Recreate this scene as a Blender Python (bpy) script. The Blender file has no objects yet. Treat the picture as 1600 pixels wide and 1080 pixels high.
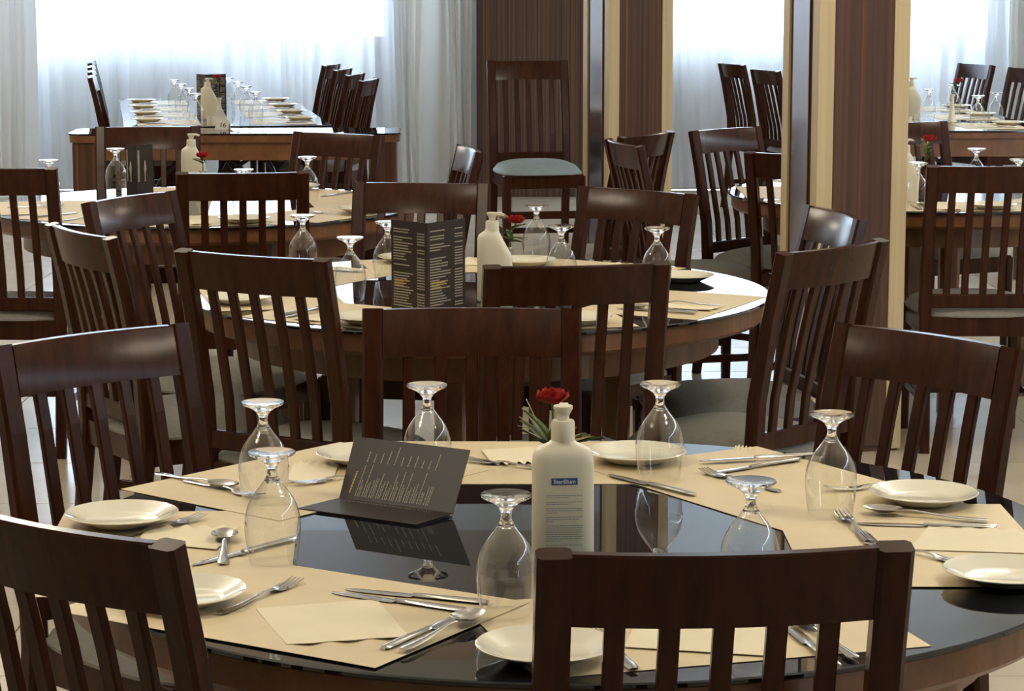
import bpy, bmesh, math, random
from mathutils import Vector, Matrix
random.seed(7)
PI = math.pi
scn = bpy.context.scene
col = scn.collection

# ------------------------------------------------------------------ camera, light, exposure
CAM_H, F_PX, PITCH = 1.60, 3845.0, 0.1546
cam_d = bpy.data.cameras.new('camera')
cam = bpy.data.objects.new('camera', cam_d); col.objects.link(cam)
cam.location = (0, 0, CAM_H); cam.rotation_euler = (PI/2 - PITCH, 0, 0)
cam_d.sensor_width = 36.0; cam_d.lens = F_PX/1600*36.0; cam_d.clip_end = 200
scn.camera = cam
scn.view_settings.view_transform = 'Standard'; scn.view_settings.look = 'None'
scn.view_settings.gamma = 1.0; scn.view_settings.use_curve_mapping = False
scn.view_settings.exposure = 0.0
scn.cycles.max_bounces = 12; scn.cycles.transparent_max_bounces = 24
scn.cycles.caustics_reflective = False; scn.cycles.caustics_refractive = False
scn.cycles.sample_clamp_indirect = 6.0
world = bpy.data.worlds.new('daylight'); scn.world = world; world.use_nodes = True
bg = world.node_tree.nodes['Background']
bg.inputs[0].default_value = (0.66, 0.83, 1.0, 1); bg.inputs[1].default_value = 14.0
LAMP_W = 8.6
LAMP_COL = (1.0, 0.88, 0.68)
LAMPS = [(-1.5, 3.3), (1.5, 3.4), (-1.7, 6.4), (1.6, 6.5), (-2.1, 9.6), (2.5, 9.4), (-3.2, 13.2), (3.4, 13.0)]

# ------------------------------------------------------------------ materials
def new_mat(name):
    m = bpy.data.materials.new(name); m.use_nodes = True
    nt = m.node_tree
    return m, nt, nt.nodes['Principled BSDF']
def plain(name, c, rough=0.5, metal=0.0, coat=0.0, spec=0.5, var=0.0, scale=30.0, bump=0.0):
    m, nt, b = new_mat(name)
    b.inputs['Base Color'].default_value = (*c, 1); b.inputs['Roughness'].default_value = rough
    b.inputs['Metallic'].default_value = metal; b.inputs['Coat Weight'].default_value = coat
    b.inputs['Specular IOR Level'].default_value = spec; b.inputs['Coat Roughness'].default_value = 0.08
    if var or bump:
        tc = nt.nodes.new('ShaderNodeTexCoord'); n = nt.nodes.new('ShaderNodeTexNoise')
        n.inputs['Scale'].default_value = scale; n.inputs['Detail'].default_value = 4
        nt.links.new(tc.outputs['Object'], n.inputs['Vector'])
        if var:
            r = nt.nodes.new('ShaderNodeValToRGB')
            r.color_ramp.elements[0].position = 0.3; r.color_ramp.elements[1].position = 0.7
            r.color_ramp.elements[0].color = (*[x*(1-var) for x in c], 1)
            r.color_ramp.elements[1].color = (*[min(1, x*(1+var)) for x in c], 1)
            nt.links.new(n.outputs['Fac'], r.inputs['Fac']); nt.links.new(r.outputs['Color'], b.inputs['Base Color'])
        if bump:
            bp = nt.nodes.new('ShaderNodeBump'); bp.inputs['Strength'].default_value = bump; bp.inputs['Distance'].default_value = 0.002
            nt.links.new(n.outputs['Fac'], bp.inputs['Height']); nt.links.new(bp.outputs['Normal'], b.inputs['Normal'])
    return m
def wood(name, c0, c1, rough=0.3, coat=0.3, stretch=(14, 14, 1.2), scale=3.0, stops=None, spec=0.4):
    m, nt, b = new_mat(name)
    tc = nt.nodes.new('ShaderNodeTexCoord'); mp = nt.nodes.new('ShaderNodeMapping')
    mp.inputs['Scale'].default_value = stretch
    n = nt.nodes.new('ShaderNodeTexNoise'); n.inputs['Scale'].default_value = scale; n.inputs['Detail'].default_value = 6
    n.inputs['Roughness'].default_value = 0.6
    nt.links.new(tc.outputs['Object'], mp.inputs['Vector']); nt.links.new(mp.outputs['Vector'], n.inputs['Vector'])
    r = nt.nodes.new('ShaderNodeValToRGB')
    r.color_ramp.elements[0].position = 0.32; r.color_ramp.elements[1].position = 0.72
    r.color_ramp.elements[0].color = (*c0, 1); r.color_ramp.elements[1].color = (*c1, 1)
    if stops:
        for p, c in stops:
            e = r.color_ramp.elements.new(p); e.color = (*c, 1)
    nt.links.new(n.outputs['Fac'], r.inputs['Fac']); nt.links.new(r.outputs['Color'], b.inputs['Base Color'])
    b.inputs['Roughness'].default_value = rough; b.inputs['Coat Weight'].default_value = coat
    b.inputs['Coat Roughness'].default_value = 0.12; b.inputs['Specular IOR Level'].default_value = spec
    return m
M = {}
M['mahogany'] = wood('mahogany', (0.026, 0.0074, 0.0034), (0.052, 0.0165, 0.0068), 0.22, 0.0, spec=0.2)
M['table_wood'] = wood('table_wood', (0.12, 0.049, 0.018), (0.23, 0.10, 0.036), 0.35, 0.1, (5, 5, 3))
M['zebrano'] = wood('zebrano', (0.045, 0.019, 0.010), (0.25, 0.115, 0.045), 0.35, 0.0, (75, 75, 0.25), 1.0,
                    stops=[(0.50, (0.078, 0.034, 0.018)), (0.62, (0.105, 0.046, 0.021))])
M['zebrano_dark'] = wood('zebrano_dark', (0.042, 0.022, 0.015), (0.17, 0.092, 0.056), 0.35, 0.0, (75, 75, 0.25), 1.0,
                         stops=[(0.5, (0.070, 0.037, 0.024))])
M['trim'] = wood('cream_trim', (0.50, 0.39, 0.22), (0.60, 0.49, 0.30), 0.45, 0.1, (30, 30, 0.6), 2.0)
M['mirror'] = plain('mirror_strip', (0.56, 0.56, 0.64), 0.12, metal=1.0)
M['black_glass'] = plain('black_glass', (0.006, 0.007, 0.009), 0.015, spec=0.85)
M['paper'] = plain('kraft_paper', (0.66, 0.545, 0.345), 0.55, var=0.05, scale=9, bump=0.15)
M['napkin'] = plain('napkin_paper', (0.76, 0.68, 0.49), 0.85, var=0.03, scale=14, bump=0.2)
M['china'] = plain('white_china', (0.78, 0.74, 0.60), 0.12, coat=0.6)
M['steel'] = plain('steel', (0.62, 0.60, 0.57), 0.14, metal=1.0)
M['fabric'] = plain('grey_fabric', (0.225, 0.215, 0.185), 0.85, var=0.08, scale=60, bump=0.2)
M['blue_fabric'] = plain('blue_grey_fabric', (0.22, 0.29, 0.32), 0.6, var=0.06, scale=60, bump=0.2)
M['iron'] = plain('wrought_iron', (0.012, 0.012, 0.014), 0.35, metal=0.4)
M['plaster'] = plain('plaster', (0.62, 0.60, 0.57), 0.8, var=0.03, scale=4)
M['ceiling'] = plain('ceiling_paint', (0.72, 0.74, 0.76), 0.36)
M['soffit'] = plain('soffit_paint', (0.52, 0.43, 0.35), 0.40)
M['tile'] = plain('floor_tile', (0.56, 0.47, 0.35), 0.22, var=0.08, scale=3.5)
M['grout'] = plain('grout', (0.30, 0.26, 0.21), 0.8)
M['white_plastic'] = plain('white_plastic', (0.73, 0.685, 0.53), 0.42, spec=0.4)
M['white_frame'] = plain('white_frame', (0.8, 0.8, 0.8), 0.4)
M['blue_label'] = plain('blue_label', (0.022, 0.085, 0.26), 0.4)
M['white_ink'] = plain('white_ink', (0.82, 0.83, 0.80), 0.5)
M['label_green'] = plain('label_tint', (0.60, 0.61, 0.47), 0.45)
M['grey_ink'] = plain('grey_ink', (0.33, 0.36, 0.33), 0.5)
M['menu_black'] = plain('menu_card', (0.026, 0.019, 0.016), 0.42, spec=0.3)
M['cream_ink'] = plain('cream_ink', (0.40, 0.36, 0.28), 0.5)
M['gold_ink'] = plain('gold_ink', (0.50, 0.32, 0.04), 0.5)
M['black_ink'] = plain('black_ink', (0.012, 0.012, 0.012), 0.5)
M['white_card'] = plain('white_card', (0.72, 0.70, 0.64), 0.6)
M['petal'] = plain('red_petal', (0.42, 0.012, 0.010), 0.55, var=0.25, scale=40)
M['dry_petal'] = plain('pale_petal', (0.55, 0.42, 0.25), 0.6, var=0.2, scale=40)
M['leaf'] = plain('green_leaf', (0.055, 0.12, 0.028), 0.45, var=0.35, scale=25)
M['leaf_yellow'] = plain('yellow_leaf', (0.30, 0.27, 0.06), 0.45, var=0.3, scale=25)
M['sprig'] = plain('pale_sprig', (0.50, 0.46, 0.36), 0.5)
M['rubber'] = plain('black_rubber', (0.02, 0.02, 0.02), 0.6)
def glass_solid():
    m, nt, b = new_mat('clear_glass')
    b.inputs['Base Color'].default_value = (1, 1, 1, 1); b.inputs['Roughness'].default_value = 0.0
    b.inputs['Transmission Weight'].default_value = 1.0; b.inputs['IOR'].default_value = 1.48
    return m
def glass_thin(name, strength=1.0, tint=(0.99, 0.995, 0.99)):
    m = bpy.data.materials.new(name); m.use_nodes = True; nt = m.node_tree; nt.nodes.clear()
    out = nt.nodes.new('ShaderNodeOutputMaterial'); mix = nt.nodes.new('ShaderNodeMixShader')
    tr = nt.nodes.new('ShaderNodeBsdfTransparent'); gl = nt.nodes.new('ShaderNodeBsdfGlossy')
    tr.inputs['Color'].default_value = (*tint, 1); gl.inputs['Roughness'].default_value = 0.015
    lw = nt.nodes.new('ShaderNodeLayerWeight'); lw.inputs['Blend'].default_value = 0.5
    rp = nt.nodes.new('ShaderNodeMapRange')
    pw = nt.nodes.new('ShaderNodeMath'); pw.operation = 'POWER'; pw.inputs[1].default_value = 2.4
    nt.links.new(lw.outputs['Facing'], pw.inputs[0]); nt.links.new(pw.outputs[0], rp.inputs['Value'])
    rp.inputs['To Min'].default_value = 0.07*strength; rp.inputs['To Max'].default_value = 0.95*strength
    nt.links.new(rp.outputs[0], mix.inputs['Fac'])
    nt.links.new(tr.outputs[0], mix.inputs[1]); nt.links.new(gl.outputs[0], mix.inputs[2]); nt.links.new(mix.outputs[0], out.inputs['Surface'])
    return m
M['glass'] = glass_solid()
M['thin_glass'] = glass_thin('thin_glass')
M['pane'] = glass_thin('window_pane', 0.5)
def cloth(name, c, see, trans):
    m = bpy.data.materials.new(name); m.use_nodes = True; nt = m.node_tree; nt.nodes.clear()
    out = nt.nodes.new('ShaderNodeOutputMaterial')
    d = nt.nodes.new('ShaderNodeBsdfDiffuse'); t = nt.nodes.new('ShaderNodeBsdfTranslucent'); p = nt.nodes.new('ShaderNodeBsdfTransparent')
    d.inputs['Color'].default_value = (*c, 1); t.inputs['Color'].default_value = (*c, 1)
    m1 = nt.nodes.new('ShaderNodeMixShader'); m1.inputs['Fac'].default_value = trans
    m2 = nt.nodes.new('ShaderNodeMixShader'); m2.inputs['Fac'].default_value = see
    nt.links.new(d.outputs[0], m1.inputs[1]); nt.links.new(t.outputs[0], m1.inputs[2])
    nt.links.new(m1.outputs[0], m2.inputs[1]); nt.links.new(p.outputs[0], m2.inputs[2]); nt.links.new(m2.outputs[0], out.inputs['Surface'])
    w = nt.nodes.new('ShaderNodeTexWave'); w.inputs['Scale'].default_value = 160; w.bands_direction = 'Z'
    return m
M['sheer'] = cloth('sheer_cloth', (0.74, 0.755, 0.79), 0.20, 0.46)
M['lined'] = cloth('lined_drape_cloth', (0.76, 0.76, 0.76), 0.0, 0.07)
M['drape'] = cloth('drape_cloth', (0.70, 0.69, 0.665), 0.0, 0.26)

# ------------------------------------------------------------------ mesh helpers
class MB:
    def __init__(s): s.v = []; s.f = []; s.sm = []
    def add(s, vs, fs, smooth=False):
        o = len(s.v); s.v += [tuple(v) for v in vs]; s.f += [tuple(o+i for i in f) for f in fs]; s.sm += [smooth]*len(fs)
    def box(s, c, size, bev=0.0, rot=None):
        bm = bmesh.new(); bmesh.ops.create_cube(bm, size=1)
        bmesh.ops.scale(bm, vec=size, verts=bm.verts)
        if bev: bmesh.ops.bevel(bm, geom=bm.edges[:], offset=bev, segments=2, profile=0.7, affect='EDGES')
        if rot is not None: bmesh.ops.transform(bm, matrix=rot, verts=bm.verts)
        s.add([v.co + Vector(c) for v in bm.verts], [[v.index for v in f.verts] for f in bm.faces]); bm.free()
        return s
    def sweep(s, path, sizes, xdir=(1, 0, 0), bev=0.18):
        # rectangular section (w along xdir, d across), chamfered corners, along a path
        X = Vector(xdir).normalized(); rings = []
        P = [Vector(p) for p in path]
        for i, p in enumerate(P):
            t = (P[min(i+1, len(P)-1)] - P[max(i-1, 0)]).normalized()
            x = (X - t*X.dot(t)).normalized(); y = t.cross(x)
            w, d = sizes[i] if isinstance(sizes, list) else sizes
            c = min(w, d)*bev; w2, d2 = w/2, d/2
            sec = [(-w2+c, -d2), (w2-c, -d2), (w2, -d2+c), (w2, d2-c), (w2-c, d2), (-w2+c, d2), (-w2, d2-c), (-w2, -d2+c)]
            rings.append([p + x*a + y*b for a, b in sec])
        n = 8; vs = [q for r in rings for q in r]; fs = []
        for i in range(len(rings)-1):
            for k in range(n):
                fs.append((i*n+k, i*n+(k+1) % n, (i+1)*n+(k+1) % n, (i+1)*n+k))
        fs.append(tuple(range(n))[::-1]); fs.append(tuple((len(rings)-1)*n+k for k in range(n)))
        s.add(vs, fs); return s
    def tube(s, path, r, seg=8, cap=True):
        P = [Vector(p) for p in path]; rings = []
        up = Vector((0, 0, 1))
        for i, p in enumerate(P):
            t = (P[min(i+1, len(P)-1)] - P[max(i-1, 0)]).normalized()
            a = up if abs(t.dot(up)) < 0.95 else Vector((1, 0, 0))
            x = (a - t*a.dot(t)).normalized(); y = t.cross(x)
            rr = r[i] if isinstance(r, list) else r
            rings.append([p + (x*math.cos(2*PI*k/seg) + y*math.sin(2*PI*k/seg))*rr for k in range(seg)])
        vs = [q for g in rings for q in g]; fs = []
        for i in range(len(P)-1):
            for k in range(seg): fs.append((i*seg+k, i*seg+(k+1) % seg, (i+1)*seg+(k+1) % seg, (i+1)*seg+k))
        if cap: fs.append(tuple(range(seg))[::-1]); fs.append(tuple((len(P)-1)*seg+k for k in range(seg)))
        s.add(vs, fs, True); return s
    def lathe(s, prof, seg=32, c=(0, 0, 0), smooth=True, close=True):
        vs = []; fs = []; n = len(prof)
        for k in range(seg):
            a = 2*PI*k/seg
            for r, z in prof: vs.append((c[0]+r*math.cos(a), c[1]+r*math.sin(a), c[2]+z))
        for k in range(seg):
            k2 = (k+1) % seg
            for i in range(n-1): fs.append((k*n+i, k2*n+i, k2*n+i+1, k*n+i+1))
        if close:
            if prof[0][0] > 1e-6: fs.append(tuple(k*n for k in range(seg))[::-1])
            if prof[-1][0] > 1e-6: fs.append(tuple(k*n+n-1 for k in range(seg)))
        s.add(vs, fs, smooth); return s
    def grid(s, fn, nu, nv, smooth=True):
        vs = [fn(i/nu, j/nv) for j in range(nv+1) for i in range(nu+1)]
        fs = [(j*(nu+1)+i, j*(nu+1)+i+1, (j+1)*(nu+1)+i+1, (j+1)*(nu+1)+i) for j in range(nv) for i in range(nu)]
        s.add(vs, fs, smooth); return s
    def slab(s, fn, nu, nv, th, smooth=True):
        # closed sheet with thickness th below fn
        top = [Vector(fn(i/nu, j/nv)) for j in range(nv+1) for i in range(nu+1)]
        n = len(top); vs = top + [v - Vector((0, 0, th)) for v in top]; fs = []
        I = lambda i, j: j*(nu+1)+i
        for j in range(nv):
            for i in range(nu):
                q = (I(i, j), I(i+1, j), I(i+1, j+1), I(i, j+1)); fs.append(q); fs.append(tuple(n+a for a in q[::-1]))
        rim = [I(i, 0) for i in range(nu)] + [I(nu, j) for j in range(nv)] + [I(i, nv) for i in range(nu, 0, -1)] + [I(0, j) for j in range(nv, 0, -1)]
        for a, b in zip(rim, rim[1:]+rim[:1]): fs.append((b, a, n+a, n+b))
        s.add(vs, fs, smooth); return s
    def quad(s, a, b, c, d): s.add([a, b, c, d], [(0, 1, 2, 3)]); return s
    def build(s, name, mat, parent=None, fix=True):
        me = bpy.data.meshes.new(name); me.from_pydata(s.v, [], s.f)
        me.polygons.foreach_set('use_smooth', s.sm)
        if fix:
            bm = bmesh.new(); bm.from_mesh(me)
            bmesh.ops.remove_doubles(bm, verts=bm.verts, dist=1e-6)
            bmesh.ops.recalc_face_normals(bm, faces=bm.faces); bm.to_mesh(me); bm.free()
        if any(s.sm): me.set_sharp_from_angle(angle=math.radians(38))
        me.materials.append(M[mat] if isinstance(mat, str) else mat)
        o = bpy.data.objects.new(name, me); col.objects.link(o)
        if parent is not None: o.parent = parent
        return o
def tag(o, label, cat, group=None, kind=None):
    o['label'] = label; o['category'] = cat
    if group: o['group'] = group
    return o
def struct(o): o['kind'] = 'structure'; return o
def thing(name, label, cat, loc=(0, 0, 0), rz=0.0, group=None):
    o = bpy.data.objects.new(name, None); col.objects.link(o); o.empty_display_size = 0.05
    o.location = loc; o.rotation_euler = (0, 0, rz)
    return tag(o, label, cat, group)
def dup(src, label, loc=None, rz=None, group=None):
    r = src.copy(); col.objects.link(r); r.scale = (1, 1, 1)
    r['label'] = label
    if group: r['group'] = group
    if loc is not None: r.location = loc
    if rz is not None: r.rotation_euler = (0, 0, rz)
    for ch in list(src.children):
        c = ch.copy(); col.objects.link(c); c.parent = r
        for g in list(ch.children):
            d = g.copy(); col.objects.link(d); d.parent = c
    return r
def first_or_dup(cache, key, make, label, loc, rz, group=None):
    if key not in cache:
        o = make(); cache[key] = o; o['label'] = label; o.location = loc; o.rotation_euler = (0, 0, rz)
        if group: o['group'] = group
        return o
    return dup(cache[key], label, loc, rz, group)
cache = {}
CP, SP = math.cos(PITCH), math.sin(PITCH)
def at(px, py, z):
    """the point of the horizontal plane z that the photograph shows at pixel px, py"""
    x = px-800.0; y = 540.0-py
    d = Vector((x, F_PX*CP + y*SP, -F_PX*SP + y*CP)); t = (z-CAM_H)/d.z
    return Vector((0, 0, CAM_H)) + d*t
def text_mesh(body, size, name, mat, parent=None):
    cu = bpy.data.curves.new(name, 'FONT'); cu.body = body; cu.size = size; cu.align_x = 'CENTER'; cu.align_y = 'CENTER'
    cu.resolution_u = 3; cu.offset = size*0.015
    t = bpy.data.objects.new(name, cu); col.objects.link(t)
    dg = bpy.context.evaluated_depsgraph_get()
    me = bpy.data.meshes.new_from_object(t.evaluated_get(dg))
    bpy.data.objects.remove(t)
    me.materials.clear(); me.materials.append(M[mat])
    o = bpy.data.objects.new(name, me); col.objects.link(o)
    if parent is not None: o.parent = parent
    return o

# ------------------------------------------------------------------ room
TZ = 0.76
WY, CEIL = 17.5, 3.10
XL, XR, YB = -5.0, 6.0, -2.0
fl = MB().box((0, (WY+YB)/2, -0.055), (XR-XL, WY-YB, 0.10)).build('floor', 'grout'); struct(fl)
tile0 = None
TS = 0.60
for i in range(-6, 6):
    for j in range(4, 24):
        x, y = (i+0.5)*TS, (j+0.5)*TS
        if abs(x) > 0.27*y + 0.5: continue
        if tile0 is None:
            tile0 = MB().box((0, 0, 0), (TS-0.004, TS-0.004, 0.006), 0.0012).build('tile', 'tile', fl); t = tile0
        else:
            t = tile0.copy(); col.objects.link(t)
        t.location = (x, y, -0.003)
# tiles outside the view continue as one sheet of the same floor
mb = MB()
for i in range(-10, 10):
    for j in range(-3, 29):
        x, y = (i+0.5)*TS, (j+0.5)*TS
        if -6 <= i < 6 and 4 <= j < 24 and abs(x) <= 0.27*y + 0.5: continue
        mb.box((x, y, -0.003), (TS-0.004, TS-0.004, 0.006))
rest = mb.build('tiling', 'tile', fl); rest['kind'] = 'stuff'
struct(MB().box((0, (WY+YB)/2, CEIL+0.05), (XR-XL+0.4, WY-YB+0.4, 0.10)).build('ceiling', 'ceiling'))
struct(MB().box((-2.35, 12.05, CEIL-0.06), (5.3, 2.1, 0.12), 0.004).build('trim_1', 'soffit'))
struct(MB().box((XR+0.05, (WY+YB)/2, CEIL/2), (0.10, WY-YB, CEIL)).build('wall_right', 'plaster'))
struct(MB().box((0, YB-0.05, CEIL/2), (XR-XL, 0.10, CEIL)).build('wall_front', 'zebrano_dark'))
SILL, HEAD = 1.03, 2.92
WIN = [(-4.45, -0.86), (0.72, 3.42)]
mb = MB(); xs = [XL] + [v for w in WIN for v in w] + [XR]
for a, b in zip(xs[::2], xs[1::2]): mb.box(((a+b)/2, WY+0.1, CEIL/2), (b-a, 0.2, CEIL))
for a, b in WIN:
    mb.box(((a+b)/2, WY+0.1, SILL/2), (b-a, 0.2, SILL)); mb.box(((a+b)/2, WY+0.1, (HEAD+CEIL)/2), (b-a, 0.2, CEIL-HEAD))
struct(mb.build('wall_back', 'plaster'))
LA, LB = 13.4, 17.0
m = MB()
m.box((XL-0.1, (YB+LA)/2, CEIL/2), (0.2, LA-YB, CEIL)).box((XL-0.1, (LB+WY+0.2)/2, CEIL/2), (0.2, WY+0.2-LB, CEIL))
m.box((XL-0.1, (LA+LB)/2, SILL/2), (0.2, LB-LA, SILL)).box((XL-0.1, (LA+LB)/2, (HEAD+CEIL)/2), (0.2, LB-LA, CEIL-HEAD))
struct(m.build('wall_left', 'plaster'))
m = MB(); t = 0.05; x = XL-0.12
m.box((x, (LA+LB)/2, SILL+t/2), (0.06, LB-LA, t)).box((x, (LA+LB)/2, HEAD-t/2), (0.06, LB-LA, t))
for yy in (LA+t/2, (LA+LB)/2, LB-t/2): m.box((x, yy, (SILL+HEAD)/2), (0.06, t, HEAD-SILL-2*t))
w3 = struct(m.build('window_3', 'white_frame'))
for ya, yc in ((LA+t, (LA+LB)/2-t/2), ((LA+LB)/2+t/2, LB-t)): MB().box((x, (ya+yc)/2, (SILL+HEAD)/2), (0.006, yc-ya, HEAD-SILL-2*t)).build('pane', 'pane', w3)
for k, (a, b) in enumerate(WIN):
    m = MB(); t = 0.05; y = WY+0.12
    m.box(((a+b)/2, y, SILL+t/2), (b-a, 0.06, t)).box(((a+b)/2, y, HEAD-t/2), (b-a, 0.06, t))
    m.box((a+t/2, y, (SILL+HEAD)/2), (t, 0.06, HEAD-SILL-2*t)).box((b-t/2, y, (SILL+HEAD)/2), (t, 0.06, HEAD-SILL-2*t))
    w = struct(m.build('window_%d' % (k+1), 'white_frame'))
    MB().box(((a+b)/2, y, (SILL+HEAD)/2), (b-a-2*t, 0.006, HEAD-SILL-2*t)).build('pane', 'pane', w)

# ------------------------------------------------------------------ curtains
def curtain(x0, x1, yb, amp, nf, seed, mat, label, jit=0.5):
    rnd = random.Random(seed)
    ph = [rnd.uniform(0, 6.28) for _ in range(6)]
    w = x1-x0
    def fold(u):
        s = u*nf*2*PI
        s += jit*2.2*math.sin(u*nf*1.7+ph[0]) + jit*math.sin(u*nf*4.1+ph[1])
        v = math.sin(s)
        v = math.copysign(abs(v)**0.55, v)
        return v*(0.6+0.4*math.sin(u*nf*2.3+ph[2])) + 0.25*math.sin(3*s+ph[3])
    def fn(u, v):
        z = 0.03 + v*(CEIL-0.10)
        k = 1.0 + 0.25*math.sin(2.2*v+ph[4])
        x = x0 + w*u + 0.02*math.sin(9*u+4*v+ph[5])
        return (x, yb + amp*k*fold(u + 0.004*math.sin(7*v+ph[5])), z)
    o = MB().grid(fn, int(nf*26), 20).build('curtain', mat, fix=False)
    r = MB().tube([(x0-0.03, yb, CEIL-0.05), (x1+0.03, yb, CEIL-0.05)], 0.012).build('rail', 'white_frame', o)
    return tag(o, label, 'curtain')
curtain(-3.42, -2.0, WY-0.20, 0.075, 5, 3, 'sheer', 'sheer pale curtain over left window, half nearer the left drape')
curtain(-2.04, -0.80, WY-0.40, 0.075, 4, 5, 'sheer', 'sheer pale curtain over left window, half nearer the wood pier')
curtain(-4.6, -3.26, WY-0.62, 0.08, 6, 11, 'lined', 'cream drape gathered at the far left edge of left window')
lc = curtain(LA-0.15, LB-0.10, -XL-0.28, 0.08, 14, 29, 'lined', 'long closed drape along the left wall window, out of the direct view'); lc.rotation_euler = (0, 0, PI/2)
curtain(-0.78, -0.26, WY-0.62, 0.07, 2.6, 13, 'drape', 'cream drape between left window and striped wood pier')
curtain(0.60, 1.97, WY-0.20, 0.075, 5, 17, 'sheer', 'sheer pale curtain seen between the two cream edged columns')
curtain(1.95, 3.45, WY-0.40, 0.075, 5, 19, 'sheer', 'sheer pale curtain right of the nearer column')
curtain(3.40, 4.4, WY-0.62, 0.08, 4.5, 23, 'drape', 'cream drape at the far right edge of right window')

# ------------------------------------------------------------------ pier and columns
CT = CEIL-0.004
pier = struct(MB().box((0, 0, CT/2), (0.80, 0.55, CT)).build('wall_pier', 'zebrano_dark')); pier.location = (0.157, 17.2, 0.0)
MB().box((-0.02, -0.277, CT/2+0.03), (0.73, 0.010, CT-0.10), 0.002).build('front_panel', 'zebrano_dark', pier)
MB().box((0.378, -0.265, CT/2), (0.052, 0.05, CT), 0.003).build('trim', 'trim', pier)
def column(name, loc, ang, s):
    c = struct(MB().box((0, 0, CT/2), (s, s, CT)).build(name, 'zebrano')); c.location = loc; c.rotation_euler = (0, 0, ang)
    t = 0.055
    for sx in (-1, 1):
        for sy in (-1, 1):
            MB().box((sx*(s/2-t/2+0.008), sy*(s/2-t/2+0.008), CT/2+0.004), (t, t, CT-0.008), 0.003).build('corner_trim', 'trim', c)
    MB().box((0, -s/2-0.002, CT/2+0.01), (s-2*t+0.012, 0.006, CT-0.02), 0.001).build('front_panel', 'zebrano', c)
    MB().box((-s/2-0.003, 0, CT/2+0.01), (0.008, s-2*t-0.05, CT-0.02), 0.002).build('mirror_strip', 'mirror', c)
    return c
column('wall_column', (0.558, 11.95, 0.0), math.radians(20), 0.315)
column('wall_column.001', (1.094, 8.12, 0.0), math.radians(15), 0.300)

# ------------------------------------------------------------------ ceiling lamps
LAMP_AT = ['the left of the front table', 'the right of the front table', 'the left of the second table', 'the right of the second table', 'the back left round table', 'the back right round table', 'the far left corner by the drapes', 'the far right corner']
def make_lamp():
    o = thing('chandelier', '', 'lamp')
    MB().tube([(0, 0, 0), (0, 0, -0.62)], 0.010, 8).build('rod', 'iron', o)
    MB().lathe([(0.0, 0.0), (0.06, 0.0), (0.05, -0.02), (0.0, -0.03)], 20).build('ceiling_rose', 'iron', o)
    MB().lathe([(0.0, -0.60), (0.03, -0.61), (0.045, -0.64), (0.02, -0.68), (0.0, -0.69)], 16).build('hub', 'iron', o)
    for k in range(6):
        a = k*PI/3; c, s_ = math.cos(a), math.sin(a)
        MB().tube([(0.03*c, 0.03*s_, -0.65), (0.12*c, 0.12*s_, -0.70), (0.20*c, 0.20*s_, -0.67), (0.22*c, 0.22*s_, -0.62)], 0.006, 6).build('arm', 'iron', o)
    return o
for k, (x, y) in enumerate(LAMPS):
    z = CEIL-0.12 if (11.05 < y < 13.55 and x < 0.3) else CEIL
    first_or_dup(cache, 'lamp', make_lamp, 'six armed dark chandelier hanging over ' + LAMP_AT[k], (x, y, z), 0, 'chandeliers')
    for q in range(6):
        ld = bpy.data.lights.new('warm_bulb', 'POINT'); ld.energy = LAMP_W; ld.color = LAMP_COL; ld.shadow_soft_size = 0.022
        lo = bpy.data.objects.new('warm_bulb', ld); col.objects.link(lo); lo.location = (x+0.22*math.cos(q*PI/3), y+0.22*math.sin(q*PI/3), z-0.58)

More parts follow.
